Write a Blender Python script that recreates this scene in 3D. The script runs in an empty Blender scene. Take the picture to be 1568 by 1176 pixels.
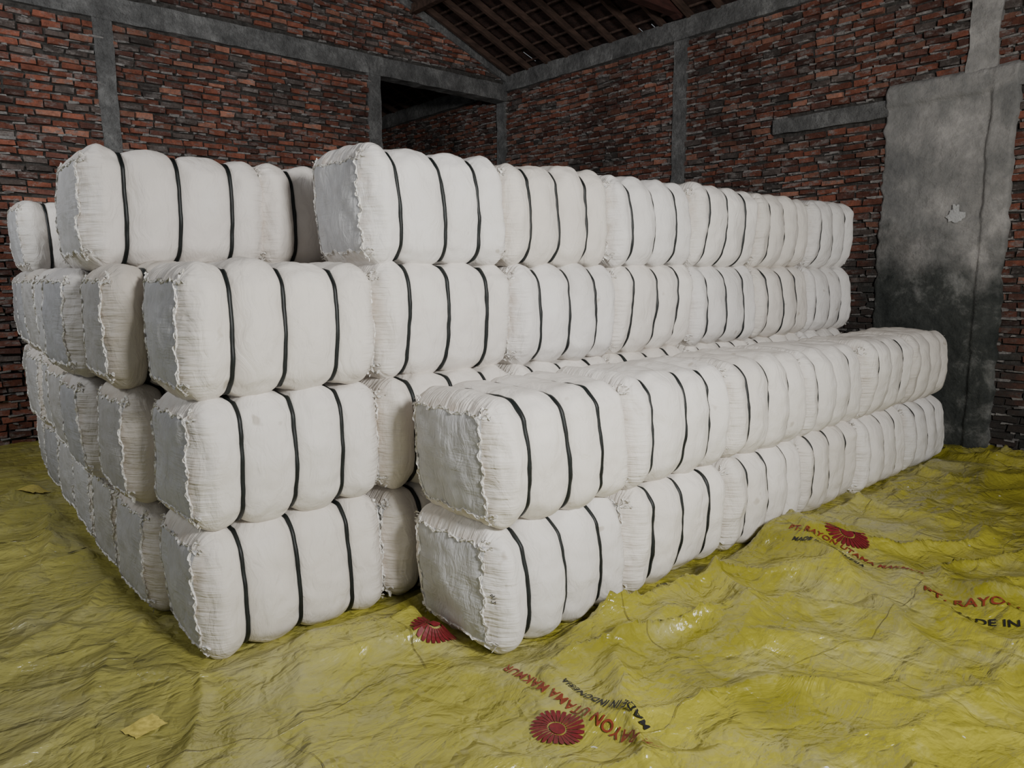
import bpy, math, random, bmesh
import numpy as np
from mathutils import noise, Vector, Matrix
random.seed(7); np.random.seed(7)
C = bpy.context.scene.collection
PITCH=math.radians(8.4); YAW=-math.radians(41.5); ROLL=math.radians(0.5); CAMH=1.72

# ------------------------------------------------------------------ node helpers
def new_mat(name, rough=0.8):
    m=bpy.data.materials.new(name); m.use_nodes=True
    nt=m.node_tree; nt.nodes.clear()
    out=nt.nodes.new('ShaderNodeOutputMaterial'); b=nt.nodes.new('ShaderNodeBsdfPrincipled')
    nt.links.new(b.outputs[0],out.inputs[0]); b.inputs['Roughness'].default_value=rough
    return m,nt,b
def N(nt,t,**kw):
    n=nt.nodes.new(t)
    for k,v in kw.items(): setattr(n,k,v)
    return n
def L(nt,a,b): nt.links.new(a,b)
def ramp(nt,fac,stops):
    r=nt.nodes.new('ShaderNodeValToRGB'); e=r.color_ramp.elements
    while len(e)<len(stops): e.new(0.5)
    for i,(p,c) in enumerate(stops):
        e[i].position=p; e[i].color=(c[0],c[1],c[2],1) if not isinstance(c,(int,float)) else (c,c,c,1)
    L(nt,fac,r.inputs[0]); return r.outputs[0]
def noisen(nt,vec,scale,detail=4,rough=0.55,dist=0.0):
    n=N(nt,'ShaderNodeTexNoise'); n.inputs['Scale'].default_value=scale; n.inputs['Detail'].default_value=detail
    n.inputs['Roughness'].default_value=rough; n.inputs['Distortion'].default_value=dist
    if vec is not None: L(nt,vec,n.inputs['Vector'])
    return n.outputs['Fac']
def mapping(nt,vec,scale=(1,1,1),rot=(0,0,0)):
    m=N(nt,'ShaderNodeMapping'); m.inputs['Scale'].default_value=scale; m.inputs['Rotation'].default_value=rot
    L(nt,vec,m.inputs['Vector']); return m.outputs[0]
def mix(nt,fac,a,b,mode='MIX'):
    m=N(nt,'ShaderNodeMix',data_type='RGBA',blend_type=mode)
    for s,v in ((m.inputs[0],fac),(m.inputs[6],a),(m.inputs[7],b)):
        if isinstance(v,(int,float)): s.default_value=v
        elif isinstance(v,tuple): s.default_value=(v[0],v[1],v[2],1)
        else: L(nt,v,s)
    return m.outputs[2]
def math_(nt,op,a,b=0.0,clamp=False):
    m=N(nt,'ShaderNodeMath',operation=op,use_clamp=clamp)
    for s,v in ((m.inputs[0],a),(m.inputs[1],b)):
        if isinstance(v,(int,float)): s.default_value=v
        else: L(nt,v,s)
    return m.outputs[0]
def bump(nt,h,b,strength=0.5,dist=0.01,prev=None):
    n=N(nt,'ShaderNodeBump'); n.inputs['Strength'].default_value=strength; n.inputs['Distance'].default_value=dist
    L(nt,h,n.inputs['Height'])
    if prev is not None: L(nt,prev,n.inputs['Normal'])
    if b is not None: L(nt,n.outputs[0],b.inputs['Normal'])
    return n.outputs[0]
def tc(nt,which='Object'): return N(nt,'ShaderNodeTexCoord').outputs[which]
def warp(nt,v,scale,amt,detail=3):
    wn=N(nt,'ShaderNodeTexNoise'); wn.inputs['Scale'].default_value=scale; wn.inputs['Detail'].default_value=detail; L(nt,v,wn.inputs['Vector'])
    w=N(nt,'ShaderNodeVectorMath',operation='SCALE'); w.inputs['Scale'].default_value=amt; L(nt,wn.outputs['Color'],w.inputs[0])
    ad=N(nt,'ShaderNodeVectorMath',operation='ADD'); L(nt,v,ad.inputs[0]); L(nt,w.outputs[0],ad.inputs[1]); return ad.outputs[0]

# ------------------------------------------------------------------ materials
def fabric_mat():
    m,nt,b=new_mat('bale_fabric',0.75)
    o=tc(nt); info=N(nt,'ShaderNodeObjectInfo')
    off=N(nt,'ShaderNodeVectorMath',operation='SCALE'); off.inputs['Scale'].default_value=37.0
    comb=N(nt,'ShaderNodeCombineXYZ'); L(nt,info.outputs['Random'],comb.inputs[0]); L(nt,info.outputs['Random'],comb.inputs[1]); L(nt,comb.outputs[0],off.inputs[0])
    add=N(nt,'ShaderNodeVectorMath',operation='ADD'); L(nt,o,add.inputs[0]); L(nt,off.outputs[0],add.inputs[1]); v=add.outputs[0]
    sep=N(nt,'ShaderNodeSeparateXYZ'); L(nt,o,sep.inputs[0])
    ax=math_(nt,'ABSOLUTE',sep.outputs[0]); ay=math_(nt,'ABSOLUTE',sep.outputs[1]); az=math_(nt,'ABSOLUTE',sep.outputs[2])
    base=ramp(nt,noisen(nt,v,2.6,4),[(0.3,(0.73,0.70,0.665)),(0.7,(0.84,0.815,0.785))])
    rnd=ramp(nt,info.outputs['Random'],[(0.0,(0.90,0.875,0.84)),(0.35,(0.98,0.965,0.945)),(0.7,(0.96,0.965,0.98)),(1.0,(1.0,0.975,0.94))])
    base=mix(nt,1.0,base,rnd,'MULTIPLY')
    st=ramp(nt,noisen(nt,v,7.5,2,0.6),[(0.71,0.0),(0.76,0.6)])
    base=mix(nt,st,base,(0.42,0.37,0.30))
    ed=math_(nt,'MULTIPLY',math_(nt,'SUBTRACT',ax,0.405),18.0,True)
    ed=math_(nt,'MULTIPLY',ed,ramp(nt,noisen(nt,v,14,4),[(0.40,0.0),(0.62,0.6)]))
    base=mix(nt,ed,base,(0.44,0.35,0.27))
    endm=math_(nt,'MULTIPLY',math_(nt,'GREATER_THAN',ax,0.395),math_(nt,'MULTIPLY',math_(nt,'LESS_THAN',ay,0.232),math_(nt,'LESS_THAN',az,0.228)))
    base=mix(nt,math_(nt,'MULTIPLY',endm,0.85),base,mix(nt,noisen(nt,v,6,5),(0.36,0.37,0.39),(0.60,0.61,0.63)))
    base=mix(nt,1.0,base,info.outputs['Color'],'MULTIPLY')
    L(nt,base,b.inputs['Base Color'])
    pm=math_(nt,'MULTIPLY',math_(nt,'SUBTRACT',ax,0.33),10.0,True)
    pz=noisen(nt,mapping(nt,v,(5,4,55)),1.0,3); py=noisen(nt,mapping(nt,v,(5,55,4)),1.0,3)
    sel=math_(nt,'GREATER_THAN',ay,az)
    pl=N(nt,'ShaderNodeMix',data_type='FLOAT'); L(nt,sel,pl.inputs[0]); L(nt,py,pl.inputs[2]); L(nt,pz,pl.inputs[3])
    h=math_(nt,'MULTIPLY',pl.outputs[0],math_(nt,'MULTIPLY',pm,math_(nt,'SUBTRACT',1.0,math_(nt,'MULTIPLY',endm,0.6))))
    n2=bump(nt,h,None,0.75,0.02)
    wk=noisen(nt,mapping(nt,warp(nt,v,4,0.2),(5,22,7),(0.6,0,0)),1.0,4,0.6,0.6)
    n2=bump(nt,math_(nt,'MULTIPLY',wk,endm),None,0.7,0.02,n2)
    cr=noisen(nt,mapping(nt,warp(nt,v,5,0.12),(12,6,4)),1.0,4,0.55,0.8)
    n3=bump(nt,cr,None,0.6,0.026,n2)
    L(nt,n3,b.inputs['Normal'])
    return m
FAB=fabric_mat()
def seam_mat():
    m,nt,b=new_mat('bale_seam_thread',0.85); v=tc(nt)
    L(nt,ramp(nt,noisen(nt,v,60,2),[(0.35,(0.50,0.47,0.42)),(0.6,(0.84,0.83,0.81))]),b.inputs['Base Color'])
    bump(nt,noisen(nt,v,180,2),b,0.4,0.004); return m
SEAM=seam_mat()
def strap_mat():
    m,nt,b=new_mat('strap_plastic',0.5); v=tc(nt)
    L(nt,ramp(nt,noisen(nt,v,20,2),[(0.3,(0.003,0.005,0.005)),(0.7,(0.007,0.012,0.012))]),b.inputs['Base Color']); return m
STRAP=strap_mat()
def ink_mat(name,c):
    m,nt,b=new_mat(name,0.55); v=tc(nt)
    L(nt,ramp(nt,noisen(nt,v,45,3),[(0.3,tuple(x*0.7 for x in c)),(0.7,tuple(min(1,x*1.25) for x in c))]),b.inputs['Base Color']); return m
RED=ink_mat('red_ink',(0.16,0.010,0.015)); BLK=ink_mat('black_ink',(0.012,0.012,0.012)); REDT=ink_mat('red_text_ink',(0.20,0.032,0.012))
YEL=ink_mat('yellow_patch',(0.62,0.52,0.12))

def brick_mat():
    m,nt,b=new_mat('fired_clay_brick',0.9)
    a=N(nt,'ShaderNodeAttribute',attribute_name='bcol'); v=tc(nt)
    c=mix(nt,1.0,a.outputs['Color'],ramp(nt,noisen(nt,v,16,6,0.7),[(0.25,0.45),(0.75,1.35)]),'MULTIPLY')
    smear=ramp(nt,noisen(nt,mapping(nt,v,(1,1,2.4)),6.0,7,0.75),[(0.505,0.0),(0.60,0.8)])
    c=mix(nt,smear,c,ramp(nt,noisen(nt,v,30,4,0.7),[(0.3,(0.125,0.107,0.10)),(0.7,(0.42,0.38,0.355))]))
    big=ramp(nt,noisen(nt,v,0.9,4,0.6),[(0.35,0.55),(0.65,1.15)])
    c=mix(nt,1.0,c,big,'MULTIPLY')
    sep=N(nt,'ShaderNodeSeparateXYZ'); L(nt,v,sep.inputs[0])
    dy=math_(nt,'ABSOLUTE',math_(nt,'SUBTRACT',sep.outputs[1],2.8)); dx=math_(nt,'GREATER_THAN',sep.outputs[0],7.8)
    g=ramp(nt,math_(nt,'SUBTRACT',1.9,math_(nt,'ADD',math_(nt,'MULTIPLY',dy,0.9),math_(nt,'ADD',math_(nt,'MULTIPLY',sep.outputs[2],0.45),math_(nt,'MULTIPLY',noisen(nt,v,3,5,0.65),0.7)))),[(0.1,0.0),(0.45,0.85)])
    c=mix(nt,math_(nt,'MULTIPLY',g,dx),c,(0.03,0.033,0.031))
    L(nt,c,b.inputs['Base Color'])
    bump(nt,noisen(nt,v,40,6,0.75),b,1.0,0.02); return m
BRICK=brick_mat()
def mortar_mat(name='mortar',lo=(0.022,0.020,0.018),hi=(0.13,0.12,0.11)):
    m,nt,b=new_mat(name,0.95); v=tc(nt)
    L(nt,ramp(nt,noisen(nt,v,14,6,0.7),[(0.3,lo),(0.72,hi)]),b.inputs['Base Color'])
    bump(nt,noisen(nt,v,30,6,0.75),b,1.0,0.03); return m
MORT=mortar_mat(); LUMP=mortar_mat('mortar_squeeze',(0.13,0.12,0.115),(0.50,0.475,0.455))
def concrete_mat():
    m,nt,b=new_mat('rough_concrete',0.9); v=tc(nt)
    c=ramp(nt,noisen(nt,v,4,8,0.75),[(0.28,(0.06,0.06,0.06)),(0.5,(0.16,0.16,0.158)),(0.62,(0.26,0.26,0.255)),(0.8,(0.46,0.45,0.44))])
    L(nt,c,b.inputs['Base Color']); n1=bump(nt,noisen(nt,v,24,6,0.75),None,0.9,0.03)
    n2=bump(nt,noisen(nt,v,6,4,0.6),None,0.6,0.05,n1); L(nt,n2,b.inputs['Normal']); return m
CONC=concrete_mat()
def plaster_mat():
    m,nt,b=new_mat('cement_plaster',0.85); v=tc(nt); sep=N(nt,'ShaderNodeSeparateXYZ'); L(nt,v,sep.inputs[0])
    wv=warp(nt,v,2,0.35,3)
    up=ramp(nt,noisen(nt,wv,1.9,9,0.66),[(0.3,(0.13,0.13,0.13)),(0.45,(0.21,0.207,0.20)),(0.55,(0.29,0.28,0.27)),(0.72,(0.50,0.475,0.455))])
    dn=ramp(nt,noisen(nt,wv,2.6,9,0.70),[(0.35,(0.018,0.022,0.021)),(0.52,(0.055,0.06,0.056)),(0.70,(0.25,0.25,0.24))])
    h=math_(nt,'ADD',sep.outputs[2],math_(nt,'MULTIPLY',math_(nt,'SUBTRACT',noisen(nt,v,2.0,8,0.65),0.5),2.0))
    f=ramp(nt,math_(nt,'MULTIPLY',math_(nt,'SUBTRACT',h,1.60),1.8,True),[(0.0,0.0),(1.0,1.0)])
    L(nt,mix(nt,f,dn,up),b.inputs['Base Color'])
    n1=bump(nt,noisen(nt,v,30,7,0.7),None,0.6,0.02)
    n2=bump(nt,noisen(nt,v,6,7,0.65),None,0.6,0.05,n1); L(nt,n2,b.inputs['Normal']); return m
PLAST=plaster_mat()
def wood_mat(name,a,c):
    m,nt,b=new_mat(name,0.8); v=tc(nt)
    L(nt,ramp(nt,noisen(nt,mapping(nt,v,(3,12,12)),1.5,5),[(0.3,a),(0.7,c)]),b.inputs['Base Color'])
    bump(nt,noisen(nt,mapping(nt,v,(4,40,40)),1,4),b,0.4,0.01); return m
WOOD=wood_mat('dark_timber',(0.04,0.024,0.017),(0.11,0.065,0.048))
WOODR=wood_mat('red_timber',(0.04,0.015,0.012),(0.10,0.036,0.028))
TILE=mortar_mat('clay_roof_tile',(0.022,0.014,0.011),(0.10,0.05,0.038))
LIME=mortar_mat('lime_patch',(0.55,0.55,0.55),(0.75,0.75,0.75))

def tarp_mat():
    m,nt,b=new_mat('yellow_woven_tarp',0.42); v=tc(nt)
    wv=warp(nt,v,1.3,0.45,3)
    base=ramp(nt,noisen(nt,v,1.1,6,0.65),[(0.30,(0.20,0.183,0.018)),(0.5,(0.33,0.302,0.036)),(0.70,(0.45,0.41,0.07))])
    dust=ramp(nt,noisen(nt,warp(nt,v,4,0.2),1.7,9,0.75),[(0.48,0.0),(0.63,0.75)])
    base=mix(nt,dust,base,(0.40,0.375,0.17))
    sx=N(nt,'ShaderNodeSeparateXYZ'); L(nt,v,sx.inputs[0])
    lf=math_(nt,'MULTIPLY',math_(nt,'SUBTRACT',2.0,sx.outputs[0]),0.5,True)
    base=mix(nt,math_(nt,'MULTIPLY',lf,0.5),base,(0.40,0.38,0.18))
    vo=N(nt,'ShaderNodeTexVoronoi',feature='DISTANCE_TO_EDGE'); vo.inputs['Scale'].default_value=2.6
    L(nt,warp(nt,v,3,0.5,3),vo.inputs['Vector'])
    cre=ramp(nt,vo.outputs['Distance'],[(0.0,0.0),(0.10,1.0)])
    vo2=N(nt,'ShaderNodeTexVoronoi',feature='DISTANCE_TO_EDGE'); vo2.inputs['Scale'].default_value=7.0
    L(nt,warp(nt,v,6,0.35,3),vo2.inputs['Vector'])
    cre2=ramp(nt,vo2.outputs['Distance'],[(0.0,0.0),(0.2,1.0)])
    dark=ramp(nt,vo.outputs['Distance'],[(0.0,0.10),(0.02,0.0)])
    base=mix(nt,dark,base,(0.10,0.088,0.03))
    dirt=ramp(nt,noisen(nt,v,22,7,0.85),[(0.62,0.0),(0.69,0.75)])
    base=mix(nt,dirt,base,(0.08,0.07,0.035))
    specks=ramp(nt,noisen(nt,v,19,2,0.5),[(0.765,0.0),(0.785,0.9)])
    base=mix(nt,specks,base,(0.7,0.7,0.66))
    br=N(nt,'ShaderNodeTexBrick'); br.inputs['Scale'].default_value=1.0; br.inputs['Mortar Size'].default_value=0.005
    br.inputs['Brick Width'].default_value=1.55; br.inputs['Row Height'].default_value=0.95; br.inputs['Mortar Smooth'].default_value=0.5
    br.offset=0.35
    L(nt,mapping(nt,wv,(1,1,1),(0,0,0.1)),br.inputs['Vector'])
    sm=br.outputs['Fac']
    broken=ramp(nt,noisen(nt,v,5,4,0.7),[(0.42,0.12),(0.60,0.7)])
    base=mix(nt,math_(nt,'MULTIPLY',sm,broken),base,(0.07,0.055,0.02))
    L(nt,base,b.inputs['Base Color'])
    L(nt,ramp(nt,noisen(nt,v,4,4),[(0.3,0.20),(0.7,0.38)]),b.inputs['Roughness'])
    b.inputs['Specular IOR Level'].default_value=0.65
    n2=bump(nt,cre,None,0.35,0.025)
    n2=bump(nt,cre2,None,0.3,0.012,n2)
    cr=noisen(nt,mapping(nt,v,(2.2,5,1),(0,0,0.6)),1.0,5,0.55,1.0)
    n3=bump(nt,cr,None,0.7,0.06,n2)
    n4=bump(nt,sm,None,0.5,0.012,n3)
    L(nt,n4,b.inputs['Normal'])
    return m
TARP=tarp_mat()

# ------------------------------------------------------------------ mesh helpers
def mesh_obj(name,verts,faces,mats,midx=None,smooth=False,parent=None):
    me=bpy.data.meshes.new(name); me.from_pydata([tuple(v) for v in verts],[],faces)
    for m in mats: me.materials.append(m)
    if midx is not None: me.polygons.foreach_set('material_index',midx)
    if smooth: me.polygons.foreach_set('use_smooth',[True]*len(me.polygons))
    me.update(); ob=bpy.data.objects.new(name,me); C.objects.link(ob)
    if parent: ob.parent=parent
    return ob
BF=[(0,3,2,1),(4,5,6,7),(0,1,5,4),(1,2,6,5),(2,3,7,6),(3,0,4,7)]
class Boxes:
    def __init__(s): s.v=[]; s.f=[]; s.c=[]
    def box(s,x0,x1,y0,y1,z0,z1,col=None,j=0.0):
        i=len(s.v)
        for z in (z0,z1):
            for (x,y) in ((x0,y0),(x1,y0),(x1,y1),(x0,y1)):
                s.v.append((x+random.uniform(-j,j),y+random.uniform(-j,j),z+random.uniform(-j,j)))
        s.f+= [tuple(k+i for k in q) for q in BF]
        s.c+=[col or (1,1,1)]*8
    def beam(s,a,b,w,h):
        a=Vector(a);b=Vector(b);d=(b-a).normalized()
        up=Vector((0,0,1)) if abs(d.z)<0.9 else Vector((0,1,0))
        sd=d.cross(up).normalized(); up=sd.cross(d).normalized(); i=len(s.v)
        for p in (a,b):
            for (q,r) in ((-1,-1),(1,-1),(1,1),(-1,1)):
                s.v.append(tuple(p+sd*q*w/2+up*r*h/2))
        s.f+=[tuple(k+i for k in q) for q in BF]; s.c+=[(1,1,1)]*8
    def make(s,name,mats,attr=False,bevel=0):
        o=mesh_obj(name,s.v,s.f,mats)
        if attr:
            at=o.data.color_attributes.new('bcol','FLOAT_COLOR','POINT')
            at.data.foreach_set('color',[k for c in s.c for k in (c[0],c[1],c[2],1)])
        if bevel:
            md=o.modifiers.new('b','BEVEL'); md.width=bevel; md.segments=2
        return o

# ------------------------------------------------------------------ room shell
XW=8.0; YW=9.12; EAVE=4.90; SL=0.39; RIDGE=3.0
def roofz(x): return EAVE+SL*(XW-x) if x>RIDGE else EAVE+SL*(XW-RIDGE)-SL*(RIDGE-x)
def brick_col(bright):
    r=random.random()
    if r<0.48: c=(0.30,0.102,0.063)
    elif r<0.74: c=(0.18,0.075,0.056)
    elif r<0.88: c=(0.44,0.195,0.13)
    else: c=(0.14,0.11,0.098)
    k=random.uniform(0.5,1.3)*bright
    return tuple(x*k for x in c)
def build_wall(axis,u0,u1,top,excl,bright,lumpp):
    bk=Boxes(); lp=Boxes()
    P=0.082; Lb=0.235
    z=0.0; row=0
    while z<7.0:
        hh=random.uniform(0.046,0.060)
        u=u0-(0.11 if row%2 else 0)+random.uniform(-0.04,0.04)
        while u<u1:
            ln=Lb*random.uniform(0.8,1.08)-0.022
            a=max(u,u0); b=min(u+ln,u1); cz=z+hh/2; cu=(a+b)/2
            for (e0,e1,f0,f1) in excl:
                if f0-0.02<cz<f1+0.02:
                    if a<e0<b: b=e0
                    if a<e1<b: a=e1
            bad=(b-a<0.03) or cz>top(cu)-0.04
            if not bad:
                for (e0,e1,f0,f1) in excl:
                    if e0<=(a+b)/2<=e1 and f0-0.02<cz<f1+0.02: bad=True;break
            if not bad:
                pr=random.uniform(0.015,0.055)
                col=brick_col(bright)
                zz=z+random.uniform(-0.007,0.007)+0.012*math.sin(u*1.3+row*0.4)
                if axis=='x': bk.box(a,b,YW-pr,YW+0.02,zz,zz+hh,col,0.008)
                else: bk.box(XW-pr,XW+0.02,a,b,zz,zz+hh,col,0.008)
                for _ in range(2):
                    if random.random()<lumpp:
                        s=random.uniform(a-0.03,b); e=min(s+random.uniform(0.03,0.15),u1)
                        s=max(s,u0)
                        if e-s<0.02: continue
                        q=random.uniform(0.02,0.052); zt=zz-0.026+random.uniform(0,0.008); g=random.uniform(0.010,0.024)
                        if axis=='x': lp.box(s,e,YW-q,YW+0.01,zt,zt+g,None,0.008)
                        else: lp.box(XW-q,XW+0.01,s,e,zt,zt+g,None,0.008)
            u+=ln+0.022
        z+=P; row+=1
    return bk,lp
PX0,PX1,OX0,OX1=2.08,2.27,5.43,5.63; BZ0,BZ1=4.52,4.77
exb=[(OX0,8.3,-1,BZ0),(PX0,PX1,-1,9),(-3,8.1,BZ0,BZ1)]
bk,lp=build_wall('x',-2,8.0,roofz,exb,1.15,0.42)
wb=bk.make('wall_back',[BRICK],True)
o=lp.make('mortar_joints',[LUMP]); o.parent=wb
me_v=[(-2,YW,0),(OX0,YW,0),(OX0,YW,BZ0+.05),(8,YW,BZ0+.05),(8,YW,EAVE),(3,YW,roofz(3)),(-2,YW,roofz(-2))]
mv=me_v+[(x,YW+0.15,z) for x,y,z in me_v]; n=7
fs=[tuple(range(n)),tuple(range(2*n-1,n-1,-1))]+[(i,i+n,(i+1)%n+n,(i+1)%n) for i in range(n)]
o=mesh_obj('mortar_bed',mv,fs,[MORT]); o.parent=wb
def rough_box(x0,x1,y0,y1,z0,z1,amp=0.012,step=0.09):
    bm=bmesh.new()
    nx=max(1,int((x1-x0)/step)); ny=max(1,int((y1-y0)/step)); nz=max(1,int((z1-z0)/step))
    idx={}
    def vt(i,j,k):
        if (i,j,k) not in idx:
            p=Vector((x0+(x1-x0)*i/nx,y0+(y1-y0)*j/ny,z0+(z1-z0)*k/nz))
            d=Vector((noise.noise(p*5),noise.noise(p*5+Vector((9,2,1))),noise.noise(p*5+Vector((3,7,5)))))*amp
            d+=Vector((noise.noise(p*14),noise.noise(p*14+Vector((9,2,1))),noise.noise(p*14+Vector((3,7,5)))))*amp*0.5
            idx[(i,j,k)]=bm.verts.new(p+d)
        return idx[(i,j,k)]
    for i in range(nx):
        for j in range(ny):
            bm.faces.new((vt(i,j,nz),vt(i+1,j,nz),vt(i+1,j+1,nz),vt(i,j+1,nz)))
            bm.faces.new((vt(i,j,0),vt(i,j+1,0),vt(i+1,j+1,0),vt(i+1,j,0)))
    for i in range(nx):
        for k in range(nz):
            bm.faces.new((vt(i,0,k),vt(i+1,0,k),vt(i+1,0,k+1),vt(i,0,k+1)))
            bm.faces.new((vt(i,ny,k),vt(i,ny,k+1),vt(i+1,ny,k+1),vt(i+1,ny,k)))
    for j in range(ny):
        for k in range(nz):
            bm.faces.new((vt(0,j,k),vt(0,j,k+1),vt(0,j+1,k+1),vt(0,j+1,k)))
            bm.faces.new((vt(nx,j,k),vt(nx,j+1,k),vt(nx,j+1,k+1),vt(nx,j,k+1)))
    bm.verts.index_update()
    v=[tuple(q.co) for q in bm.verts]; f=[tuple(q.index for q in fc.verts) for fc in bm.faces]; bm.free()
    return v,f
class Rough:
    def __init__(s): s.v=[];s.f=[]
    def add(s,*a,**k):
        v,f=rough_box(*a,**k); i=len(s.v); s.v+=v; s.f+=[tuple(q+i for q in t) for t in f]
    def make(s,name,mat,parent):
        return mesh_obj(name,s.v,s.f,[mat],smooth=False,parent=parent)
R=Rough()
R.add(PX0,PX1,YW-0.045,YW+0.17,0,BZ0+.02); R.add(OX0,OX1,YW-0.045,YW+0.17,0,BZ0+.02); R.add(-2,7.97,YW-0.055,YW+0.17,BZ0,BZ1)
R.add(PX0+.01,PX1-.01,YW-0.04,YW+0.17,BZ1,roofz(2.2)-0.05)
R.make('concrete_frame',CONC,wb)
cb=Boxes()
cb.beam((XW,YW-0.02,EAVE-0.02),(RIDGE,YW-0.02,roofz(RIDGE)-0.06),0.12,0.17)
cb.beam((RIDGE,YW-0.02,roofz(RIDGE)-0.06),(-2,YW-0.02,roofz(-2)-0.06),0.12,0.17)
o=cb.make('gable_ring_beam',[CONC],bevel=0.012); o.parent=wb
YR0,YR1=-2.0,13.6
exr=[(5.63,5.83,-1,EAVE),(2.06,2.30,-1,3.5),(2.24,2.48,3.5,9),(2.30,3.17,-1,3.40),(3.19,4.44,3.31,3.47),(-3,3.15,3.40,3.60),(-3,14,4.66,5.4),(YW-0.02,YW+0.2,-1,9)]
bk,lp=build_wall('y',YR0,YR1,lambda u:EAVE,exr,0.9,0.7)
wr=bk.make('wall_right',[BRICK],True)
o=lp.make('mortar_joints',[LUMP]); o.parent=wr
b=Boxes(); b.box(XW,XW+0.15,YR0,YR1,0,EAVE); o=b.make('mortar_bed',[MORT]); o.parent=wr
R=Rough()
R.add(XW-0.05,XW+0.04,5.63,5.83,0,4.66)
R.add(XW-0.06,XW+0.04,YW-0.02,YW+0.18,0,4.66)
R.add(XW-0.065,XW+0.04,3.16,4.42,3.31,3.47,amp=0.018)
R.add(XW-0.07,XW+0.17,YR0,YR1,4.66,EAVE)
R.make('concrete_frame',CONC,wr)
R=Rough()
R.add(XW-0.07,XW+0.04,2.22,2.48,3.56,4.66,amp=0.02,step=0.05)
R.add(XW-0.07,XW+0.04,YR0,2.10,3.40,3.60,amp=0.02,step=0.05)
R.make('plastered_frame',PLAST,wr)
gv=[];gf=[];ny,nz=80,160
for j in range(nz+1):
    for i in range(ny+1):
        s=i/ny; z=j/nz*3.62
        y=2.03+s*1.17
        y+=(0.035*noise.noise(Vector((0,0,z*2.2)))+0.035*noise.noise(Vector((0,3,z*9))))*s**4
        y+=(0.025*noise.noise(Vector((0,8,z*2.6)))+0.025*noise.noise(Vector((0,5,z*9))))*(1-s)**5
        zz=z+(0.02*noise.noise(Vector((y*5,1,1))) if j==nz else 0)
        st=0.022 if z<2.25+0.06*noise.noise(Vector((y*4,0,3))) else 0.0
        pil=0.045*max(0,min(1,(0.20+0.02*noise.noise(Vector((0,2,z*3)))-s)/0.02)); lint=0.035*max(0,min(1,(z-3.38)/0.03))
        edge=0.05*(max(0,(s-0.985)/0.015)+max(0,(0.015-s)/0.015)+max(0,(z-3.59)/0.03))
        gv.append((XW-0.048-max(pil,lint,st*0.6)-0.015*noise.noise(Vector((y*2,z*2,5)))-0.008*noise.noise(Vector((y*9,z*9,1)))-0.005*noise.noise(Vector((y*22,z*22,1)))+edge,y,zz))
for j in range(nz):
    for i in range(ny):
        a=j*(ny+1)+i; gf.append((a,a+ny+1,a+ny+2,a+1))
o=mesh_obj('cement_plaster_panel',gv,gf,[PLAST],smooth=True,parent=wr)
gv=[(XW-0.080,2.47,2.28)];Rn=24
for i in range(Rn):
    a=2*math.pi*i/Rn; rr=0.075*(1+0.22*random.uniform(-1,1)); t=math.sin(a)
    gv.append((XW-0.076,2.47+rr*math.cos(a)*(1 if t<0.3 else 0.65),2.27+rr*(1.5 if t>0 else 0.8)*t))
mesh_obj('lime_splash',gv,[(0,1+(i+1)%Rn,1+i) for i in range(Rn)],[LIME],parent=wr)
b=Boxes(); b.box(2,XW,YR1,YR1+0.15,0,EAVE+2); b.make('wall_far',[MORT])

# roof (ceiling)
rf=Boxes(); tw,tl=0.22,0.26
def tile_rows(sign):
    nrow=int(5.2/tl)
    for r in range(nrow):
        for k in range(int((YR1+3)/tw)):
            y=-3+k*tw
            xa=XW+0.3-r*tl if sign>0 else -2.3+r*tl
            xb=xa-(tl+0.05)*sign
            if sign>0 and xb<RIDGE-0.05: xb=RIDGE-0.05
            if sign<0 and xb>RIDGE+0.05: xb=RIDGE+0.05
            gap=random.uniform(0,0.002)+(0.014 if random.random()<0.03 else 0)
            base=0.10; za=roofz(xa); zb=roofz(xb); i=len(rf.v)
            for (x,z,lift) in ((xa,za,0.02),(xb,zb,0.0)):
                for (yy,q) in ((y+gap,0),(y+tw*0.5,-0.018),(y+tw+0.004-gap,0)):
                    rf.v.append((x,yy,z+base+lift+q))
            rf.f+=[(i,i+1,i+4,i+3),(i+1,i+2,i+5,i+4)]; rf.c+=[(1,1,1)]*6
tile_rows(1); tile_rows(-1)
ceil=rf.make('ceiling',[TILE])
rb=Boxes(); y=-2.8
while y<YR1:
    rb.beam((XW+0.2,y,roofz(XW+0.2)),(RIDGE,y,roofz(RIDGE)),0.05,0.08)
    rb.beam((-2.2,y,roofz(-2.2)),(RIDGE,y,roofz(RIDGE)),0.05,0.08); y+=0.42
for s in (1,-1):
    for k in range(20):
        x=XW-0.1-k*0.26 if s>0 else -2+k*0.26
        if (s>0 and x>RIDGE) or (s<0 and x<RIDGE):
            rb.beam((x,-2.9,roofz(x)+0.06),(x,YR1,roofz(x)+0.06),0.03,0.025)
for x in (6.2,4.6,1.4,-0.2): rb.beam((x,-2.9,roofz(x)-0.09),(x,YR1,roofz(x)-0.09),0.09,0.12)
o=rb.make('rafters_and_battens',[WOOD]); o.parent=ceil
tb=Boxes(); tb.beam((XW-0.02,5.73,5.02),(-2,5.73,5.02),0.14,0.2)
tb.beam((XW-0.1,5.73,EAVE+0.05),(RIDGE,5.73,roofz(RIDGE)-0.2),0.12,0.14); tb.beam((-1.9,5.73,EAVE+0.05),(RIDGE,5.73,roofz(RIDGE)-0.2),0.12,0.14)
tb.beam((RIDGE,5.73,5.0),(RIDGE,5.73,roofz(RIDGE)-0.2),0.12,0.14)
o=tb.make('roof_truss',[WOODR],bevel=0.008); o.parent=ceil

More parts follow.
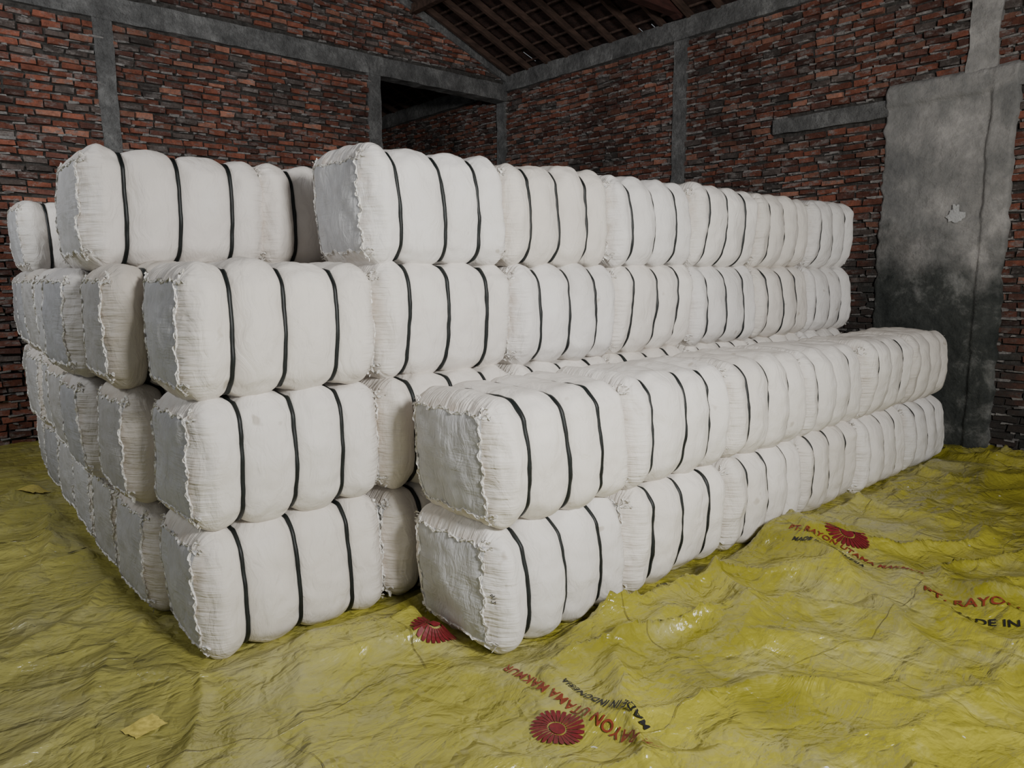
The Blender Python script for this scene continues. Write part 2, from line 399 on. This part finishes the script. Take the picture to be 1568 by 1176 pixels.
# ------------------------------------------------------------------ tarp floor
def stack_dist(x,y):
    d=9
    for (x0,x1,y0,y1) in ((1.95,7.4,2.30,2.96),(0.95,7.4,3.15,7.85)):
        dx=max(x0-x,0,x-x1); dy=max(y0-y,0,y-y1); d=min(d,math.hypot(dx,dy))
    return d
NZ=noise.noise
def floor_h(x,y):
    d=stack_dist(x,y)
    if d<=0: return 0.0
    m=min(1,d/0.12); m=m*m*(3-2*m)
    wx=x+0.30*NZ(Vector((x*1.1,y*1.1,3)))+0.05*NZ(Vector((x*5,y*5,3))); wy=y+0.30*NZ(Vector((x*1.1,y*1.1,9)))+0.05*NZ(Vector((x*5,y*5,13)))
    a=0.95; s=wx*math.cos(a)+wy*math.sin(a); t=-wx*math.sin(a)+wy*math.cos(a)
    n1=max(0,1-abs(NZ(Vector((s*0.6,t*1.9,1))))*2.3)**2.6
    a=-0.35; s=wx*math.cos(a)+wy*math.sin(a); t=-wx*math.sin(a)+wy*math.cos(a)
    n2=max(0,1-abs(NZ(Vector((s*0.8,t*2.6,4))))*2.3)**2.6
    c1=1-min(1,abs(NZ(Vector((wx*1.8,wy*1.8,14))))*2.2)
    c2=1-min(1,abs(NZ(Vector((wx*4.2,wy*4.2,24))))*2.2)
    c3=1-min(1,abs(NZ(Vector((wx*10,wy*10,34))))*2.2)
    k=0.85+0.9*NZ(Vector((x*0.6,y*0.6,21)))
    k=max(0.4,k)*(0.7+0.5*min(1,max(0,(x-1.2)/1.5)))
    return m*((0.072*n1+0.052*n2)*k+0.028*c1*k+0.009*c2+0.002*c3)+0.002*m
xs=np.concatenate([np.arange(-3,-0.2,0.12),np.arange(-0.2,6.0,0.018),np.arange(6.0,7.98,0.03),[7.99]])
ys=np.concatenate([np.arange(-2,-0.2,0.12),np.arange(-0.2,4.0,0.018),np.arange(4.0,9.0,0.04),np.arange(9.0,13.59,0.12)])
V=[];F=[]
for yv in ys:
    for xv in xs: V.append((float(xv),float(yv),floor_h(float(xv),float(yv))))
nx=len(xs)
for j in range(len(ys)-1):
    for i in range(nx-1):
        a=j*nx+i; F.append((a,a+1,a+nx+1,a+nx))
floor=mesh_obj('floor',V,F,[TARP],smooth=True)

def drape(ob,lift=0.004):
    for v in ob.data.vertices:
        w=ob.matrix_world@v.co; v.co=w; v.co.z=max(floor_h(w.x+ex,w.y+ey) for ex,ey in ((0,0),(.01,0),(-.01,0),(0,.01),(0,-.01)))+lift
    ob.matrix_world=Matrix.Identity(4)
def flower(cx,cy,R):
    vs=[];fs=[];K=26
    def add(p): vs.append((cx+p[0],cy+p[1],0)); return len(vs)-1
    for k in range(K):
        a=2*math.pi*k/K; w=math.pi/K
        for (r0,r1) in ((0.36,0.5),(0.5,0.65),(0.65,0.82),(0.82,1.0)):
            g0=0.66+0.25*r0; g=0.66+0.25*r1 if r1<1 else 0.5
            i0=add((R*r0*math.cos(a-w*g0),R*r0*math.sin(a-w*g0))); i1=add((R*r1*math.cos(a-w*g),R*r1*math.sin(a-w*g)))
            i2=add((R*r1*math.cos(a+w*g),R*r1*math.sin(a+w*g))); i3=add((R*r0*math.cos(a+w*g0),R*r0*math.sin(a+w*g0)))
            fs.append((i0,i1,i2,i3))
    c=add((0,0))
    ring=[add((R*0.3*math.cos(2*math.pi*k/K),R*0.3*math.sin(2*math.pi*k/K))) for k in range(K)]
    for k in range(K): fs.append((c,ring[k],ring[(k+1)%K]))
    o=mesh_obj('printed_flower_logo',vs,fs,[RED]); drape(o,0.004); return o
def text_on_floor(s,x,y,ang,size,mat,name='printed_text'):
    cu=bpy.data.curves.new(name,'FONT'); cu.body=s; cu.size=size; cu.space_character=1.05; cu.offset=0.0012
    t=bpy.data.objects.new(name,cu); C.objects.link(t); bpy.context.view_layer.update()
    me=bpy.data.meshes.new_from_object(t); C.objects.unlink(t); bpy.data.objects.remove(t)
    me.materials.clear(); me.materials.append(mat)
    o=bpy.data.objects.new(name,me); C.objects.link(o)
    bm=bmesh.new(); bm.from_mesh(me); bmesh.ops.triangulate(bm,faces=bm.faces[:])
    le=[e for e in bm.edges if e.calc_length()>0.02]
    bmesh.ops.subdivide_edges(bm,edges=le,cuts=2); bmesh.ops.triangulate(bm,faces=bm.faces[:]); bm.to_mesh(me); bm.free()
    o.matrix_world=Matrix.Translation((x,y,0))@Matrix.Rotation(ang,4,'Z')
    drape(o,0.004); return o
def patch_on_floor(cx,cy,w,h,ang,mat):
    vs=[];fs=[];n=8
    for j in range(n+1):
        for i in range(n+1):
            a=(i/n-0.5)*w; b=(j/n-0.5)*h; a*=1+0.15*noise.noise(Vector((j*0.7,cx,1))); b*=1+0.15*noise.noise(Vector((i*0.7,cy,2)))
            vs.append((cx+a*math.cos(ang)-b*math.sin(ang),cy+a*math.sin(ang)+b*math.cos(ang),0))
    for j in range(n):
        for i in range(n): k=j*(n+1)+i; fs.append((k,k+1,k+n+2,k+n+1))
    o=mesh_obj('tarp_repair_patch',vs,fs,[mat],smooth=True); drape(o,0.005); return o
marks=bpy.data.objects.new('tarp_printed_marks',None); C.objects.link(marks)
H=math.pi/2
ml=[flower(1.77,1.76,0.103),flower(4.27,1.78,0.125),flower(1.84,2.66,0.11),
 text_on_floor('PT. RAYON UTAMA MAKMUR',1.92,1.38,H,0.060,REDT),
 text_on_floor('MADE IN INDONESIA',2.00,1.50,H,0.044,BLK),
 text_on_floor('PT. RAYON UTAMA MAKMUR',3.94,1.24,-H+0.30,0.080,REDT),
 text_on_floor('MADE IN INDONESIA',3.84,1.08,-H+0.30,0.070,BLK),
 text_on_floor('PT. RAYON UTAMA MAKMUR',4.09,2.06,-H+0.05,0.055,REDT),
 text_on_floor('MADE IN INDONESIA',4.02,2.0,-H+0.05,0.042,BLK),
 patch_on_floor(0.62,2.86,0.13,0.10,0.3,YEL),patch_on_floor(0.80,6.8,0.25,0.2,0.9,YEL),patch_on_floor(0.80,5.0,0.10,0.05,0.4,BLK)]
for o in ml: o.parent=marks

# ------------------------------------------------------------------ bales
HX,HY,HZ,RR=0.45,0.322,0.302,0.11
def make_surface(seed):
    rs=np.random.RandomState(seed)
    straps=[-HX+0.9*(0.22+rs.uniform(-.02,.02)),-HX+0.9*(0.49+rs.uniform(-.02,.02)),-HX+0.9*(0.765+rs.uniform(-.02,.02))]
    D=0.072+rs.uniform(-.006,.006)
    ph=rs.uniform(0,50,3); sh=rs.uniform(-0.018,0.018,2)
    bnd=[-HX]+straps+[HX]
    amps=rs.uniform(-0.008,0.010,4)
    def groove(x):
        for i in range(4):
            a,b=bnd[i],bnd[i+1]
            if x<=b or i==3:
                if i==0: t=max(0,(x-a)/(b-a)*1.5-0.5)
                elif i==3: t=max(0,(b-x)/(b-a)*1.5-0.5)
                else: t=abs((x-a)/(b-a)*2-1)
                t=min(1,max(0,t))
                return D*(1-math.sqrt(max(0,1-t**2.0)))-amps[i]*(1-t*t)-0.006
    def S(q,extra=0.0):
        h=(HX,HY,HZ); inn=[max(-(h[k]-RR),min(h[k]-RR,q[k])) for k in range(3)]
        d=[q[k]-inn[k] for k in range(3)]; l=math.sqrt(sum(e*e for e in d)) or 1
        n=[e/l for e in d]
        p=[inn[k]+n[k]*RR for k in range(3)]
        yy=p[1]/HY; zz=p[2]/HZ; xx=p[0]/HX
        g=groove(p[0]); cw=math.sqrt(n[1]**2+n[2]**2)
        by=0.048*(1-min(1,abs(zz))**2.0)-0.024
        bz=0.016*(1-min(1,abs(yy))**2.2)-0.007
        p[1]+=n[1]*(-g*cw+by)
        p[2]+=n[2]*(-g*cw*0.9+bz)
        p[0]+=n[0]*(0.034*(1-min(1,abs(yy))**2)*(1-min(1,abs(zz))**2)-0.006)
        e=max(0,(abs(xx)-0.78)/0.22)
        p[1]*=1-0.04*e*e; p[2]*=1-0.035*e*e
        v=Vector((p[0]*3+ph[0],p[1]*3+ph[1],p[2]*3+ph[2]))
        a=0.016*noise.noise(v)+0.010*noise.noise(v*2.7)+0.006*noise.noise(v*6)+extra
        if abs(p[0])>0.36 and cw>0.3:
            f=min(1,(abs(p[0])-0.36)/0.05)
            u=p[2] if abs(n[1])>abs(n[2]) else p[1]
            a+=0.006*f*noise.noise(Vector((u*34+ph[0],p[0]*5,ph[1])))
        p=[p[k]+n[k]*a for k in range(3)]
        p[1]+=sh[0]*zz; p[0]+=sh[1]*zz
        return p,n
    return S,straps,groove
def bale_mesh(seed):
    S,straps,groove=make_surface(seed)
    rs=random.Random(seed)
    bnd=[-HX]+straps+[HX]; xs=[]
    for i in range(4):
        a,b=bnd[i],bnd[i+1]; n=18
        for k in range(n): xs.append(a+(b-a)*(0.5-0.5*math.cos(math.pi*k/n)))
    xs.append(HX)
    def sp(h,n): return [h*math.sin(math.pi/2*t)*0.35+h*t*0.65 for t in np.linspace(-1,1,n)]
    ysn=sp(HY,37); zsn=sp(HZ,37)
    verts=[];faces=[];mi=[];idx={}
    def vid(q):
        k=tuple(round(c,5) for c in q)
        if k not in idx:
            idx[k]=len(verts); verts.append(tuple(S(q)[0]))
        return idx[k]
    def patch(A,B,fn,flip):
        for i in range(len(A)-1):
            for j in range(len(B)-1):
                f=[vid(fn(A[i],B[j])),vid(fn(A[i+1],B[j])),vid(fn(A[i+1],B[j+1])),vid(fn(A[i],B[j+1]))]
                if flip: f.reverse()
                faces.append(tuple(f)); mi.append(0)
    patch(xs,ysn,lambda a,b:(a,b,HZ),False); patch(xs,ysn,lambda a,b:(a,b,-HZ),True)
    patch(xs,zsn,lambda a,b:(a,-HY,b),False); patch(xs,zsn,lambda a,b:(a,HY,b),True)
    patch(ysn,zsn,lambda a,b:(HX,a,b),False); patch(ysn,zsn,lambda a,b:(-HX,a,b),True)
    per=[]
    for t in ysn: per.append((t,-HZ))
    for t in zsn[1:]: per.append((HY,t))
    for t in ysn[-2::-1]: per.append((t,HZ))
    for t in zsn[-2:0:-1]: per.append((-HY,t))
    for s in straps:
        b0=len(verts); n=len(per); w=0.0082
        for (y,z) in per:
            p,nn=S((s,y,z)); 
            p=Vector(p); nv=Vector((0,nn[1],nn[2])); nv=nv.normalized() if nv.length>0 else nv
            o=p+nv*0.035
            verts.append((o.x-w,o.y,o.z)); verts.append((o.x+w,o.y,o.z))
            verts.append((p.x-w,p.y,p.z)); verts.append((p.x+w,p.y,p.z))
        for k in range(n):
            a=b0+4*k; c=b0+4*((k+1)%n)
            for f in ((a,a+1,c+1,c),(a+2,a,c,c+2),(a+1,a+3,c+3,c+1)): faces.append(f); mi.append(1)
    def tube(path,r):
        b0=len(verts);n=len(path);K=5
        for i,(p,nv) in enumerate(path):
            p=Vector(p); q=Vector(path[min(n-1,i+1)][0])-Vector(path[max(0,i-1)][0]); q.normalize()
            nv=Vector(nv); s=q.cross(nv); s.normalize(); rr=r*rs.uniform(0.35,1.4)
            jo=s*rs.uniform(-0.005,0.005)
            for k in range(K):
                a=2*math.pi*k/K; verts.append(tuple(p+jo+nv*rr*math.cos(a)*0.9+s*rr*math.sin(a)))
        for i in range(n-1):
            for k in range(K):
                faces.append((b0+i*K+k,b0+i*K+(k+1)%K,b0+(i+1)*K+(k+1)%K,b0+(i+1)*K+k)); mi.append(2)
        b0=len(verts)
        for i,(p,nv) in enumerate(path):
            p=Vector(p); q=Vector(path[min(n-1,i+1)][0])-Vector(path[max(0,i-1)][0]); q.normalize()
            nv=Vector(nv); s=q.cross(nv); s.normalize()
            lat=s*(0.009*math.sin(i*1.1)+rs.uniform(-0.005,0.005))
            verts.append(tuple(p+s*0.001)); verts.append(tuple(p+nv*(0.007+rs.uniform(-0.003,0.003))+lat))
        for i in range(n-1): faces.append((b0+2*i,b0+2*i+2,b0+2*i+3,b0+2*i+1)); mi.append(2)
    for sx in (-1,1):
        for sy in (-1,1):
            yc=sy*0.238; zt=HZ*rs.uniform(0.90,0.99)
            tube([S((sx*HX,yc+0.008*math.sin(t*40+sy),t),0.001) for t in np.linspace(-zt,zt,60)],0.0058)
        for sz in (-1,1):
            zc=sz*0.234; yt=HY*0.95
            tube([S((sx*HX,t,zc+0.008*math.sin(t*37+sz)),0.001) for t in np.linspace(-yt,yt,60)],0.0058)
        for sy in (-1,1):
            for sz in (-1,1):
                p,nn=S((sx*HX,sy*0.27,sz*0.262)); p=Vector(p); nv=Vector(nn)
                for _ in range(6):
                    d=(nv+Vector((rs.uniform(-.9,.9),rs.uniform(-.9,.9),rs.uniform(-.9,.9)))).normalized()
                    l=rs.uniform(0.010,0.026); sd=d.cross(Vector((0.3,0.5,0.8))).normalized()*rs.uniform(0.004,0.009)
                    q=p+Vector((0,rs.uniform(-.02,.02),rs.uniform(-.02,.02))); b0=len(verts)
                    verts.extend([tuple(q-sd),tuple(q+sd),tuple(q+d*l+sd*0.7),tuple(q+d*l*0.8-sd*0.6)])
                    faces.append((b0,b0+1,b0+2,b0+3)); mi.append(2)
    me=bpy.data.meshes.new('bale_mesh_%d'%seed); me.from_pydata(verts,[],faces)
    for m in (FAB,STRAP,SEAM): me.materials.append(m)
    me.polygons.foreach_set('material_index',mi); me.polygons.foreach_set('use_smooth',[True]*len(faces)); me.update()
    return me
NV=8
meshes=[bale_mesh(100+i) for i in range(NV)]
surf0=make_surface(100)
LP=0.908; TH=0.598
cnt=0
def add_bale(x0,yc,tier,jx=0.012,jy=0.012,var=None,rz=0.016,sx=1.0,sy=1.0,tint=None):
    global cnt
    k=(cnt*5+tier*3)%NV if var is None else var
    cnt+=1
    o=bpy.data.objects.new('fabric_wrapped_fiber_bale',meshes[k]); C.objects.link(o)
    o.location=(x0+0.45*sx+random.uniform(-jx,jx),yc+random.uniform(-jy,jy),tier*TH+0.300)
    o.rotation_euler=(random.choice((0,math.pi)) if var is None else 0,random.uniform(-0.008,0.008),random.uniform(-rz,rz))
    o.scale=(sx,sy,1)
    if tint: o.color=(tint[0],tint[1],tint[2],1)
    return o
first=None
for t in range(2):
    for k in range(6):
        o=add_bale(1.930+k*0.924,2.625,t,0.008,0.014,var=(0 if (k==0 and t==0) else None),sx=1.02,sy=1.06)
        if k==0 and t==0: first=o
OFF=[-0.005,0.035,0.045,0.04,0.02,0.0,0.0]
for t in range(4):
    for k in range(7):
        if t==3 and k==0: continue
        add_bale(0.97+k*LP+(OFF[k] if t<3 else 0),3.455+(0.01*t),t,0.006,0.014,sx=(1.04 if (k==0) else 1.01))
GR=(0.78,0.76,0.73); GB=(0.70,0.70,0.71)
rows=[(4.13,[0.92,0.86,0.84,0.85]),(4.80,[0.93,0.80,0.78,1.80]),(5.48,[0.95,0.86,0.82,1.80]),(6.16,[0.98,0.92,0.86,1.80]),(6.84,[1.0,0.92,0.90,1.80]),(7.52,[1.02,0.98,0.95,0.98])]
for r,(yc,x0s) in enumerate(rows):
    for t in range(4):
        for k in range(7 if r==0 else 3):
            if t==3 and x0s[3]>1.5 and k==2: continue
            top=(t==3 and r==0)
            yy=yc+(0.36 if top else 0)+(0.36 if (t==3 and r==1) else 0)+(0.22 if (t==3 and r==2) else 0)+(0.08 if (t==3 and r==3) else 0)
            tint=None
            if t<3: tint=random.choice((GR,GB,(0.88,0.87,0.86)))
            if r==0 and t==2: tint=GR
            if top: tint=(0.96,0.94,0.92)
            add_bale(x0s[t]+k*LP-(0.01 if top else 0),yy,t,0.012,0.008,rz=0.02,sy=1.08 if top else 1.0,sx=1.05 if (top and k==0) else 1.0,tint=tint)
def stencil(bale,s,q,size):
    S=surf0[0]
    cu=bpy.data.curves.new('stencil_number','FONT'); cu.body=s; cu.size=size; cu.align_x='CENTER'
    t=bpy.data.objects.new('stencil_number',cu); C.objects.link(t); bpy.context.view_layer.update()
    me=bpy.data.meshes.new_from_object(t); C.objects.unlink(t); bpy.data.objects.remove(t)
    me.materials.clear(); me.materials.append(BLK)
    for v in me.vertices:
        a,b_=v.co.x,v.co.y
        p,n=S((q[0],q[1]+b_,q[2]-a)) ; v.co=Vector(p)+Vector(n)*0.004
    o=bpy.data.objects.new('stencil_number',me); C.objects.link(o); o.parent=bale; return o
stencil(first,'912',(-HX,-0.295,0.0),0.032)

# ------------------------------------------------------------------ lights, world, camera
def area(name,loc,target,size,sy,power,col):
    l=bpy.data.lights.new(name,'AREA'); l.shape='RECTANGLE'; l.size=size; l.size_y=sy; l.energy=power; l.color=col
    o=bpy.data.objects.new(name,l); C.objects.link(o); o.location=loc
    o.rotation_euler=(Vector(target)-Vector(loc)).to_track_quat('-Z','Y').to_euler(); return o
area('added_key_light',(1.6,-1.7,3.0),(3.2,4.2,3.1),0.9,0.8,330,(1.0,0.98,0.94))  # added key light beside the camera for brightness and falloff; no doorway stands here
area('side_window_daylight',(-2.2,5.0,4.2),(1.8,9.1,3.8),1.2,1.0,140,(0.96,0.98,1.0))
w=bpy.data.worlds.new('World'); bpy.context.scene.world=w; w.use_nodes=True
bg=w.node_tree.nodes['Background']; bg.inputs[0].default_value=(0.90,0.94,1.0,1); bg.inputs[1].default_value=0.22
cam=bpy.data.cameras.new('camera'); co=bpy.data.objects.new('camera',cam); C.objects.link(co)
cam.sensor_width=36; cam.lens=25.26; cam.clip_start=0.05
co.matrix_world=Matrix.Translation((0,0,CAMH))@Matrix.Rotation(YAW,4,'Z')@Matrix.Rotation(math.pi/2-PITCH,4,'X')@Matrix.Rotation(-ROLL,4,'Z')
bpy.context.scene.camera=co
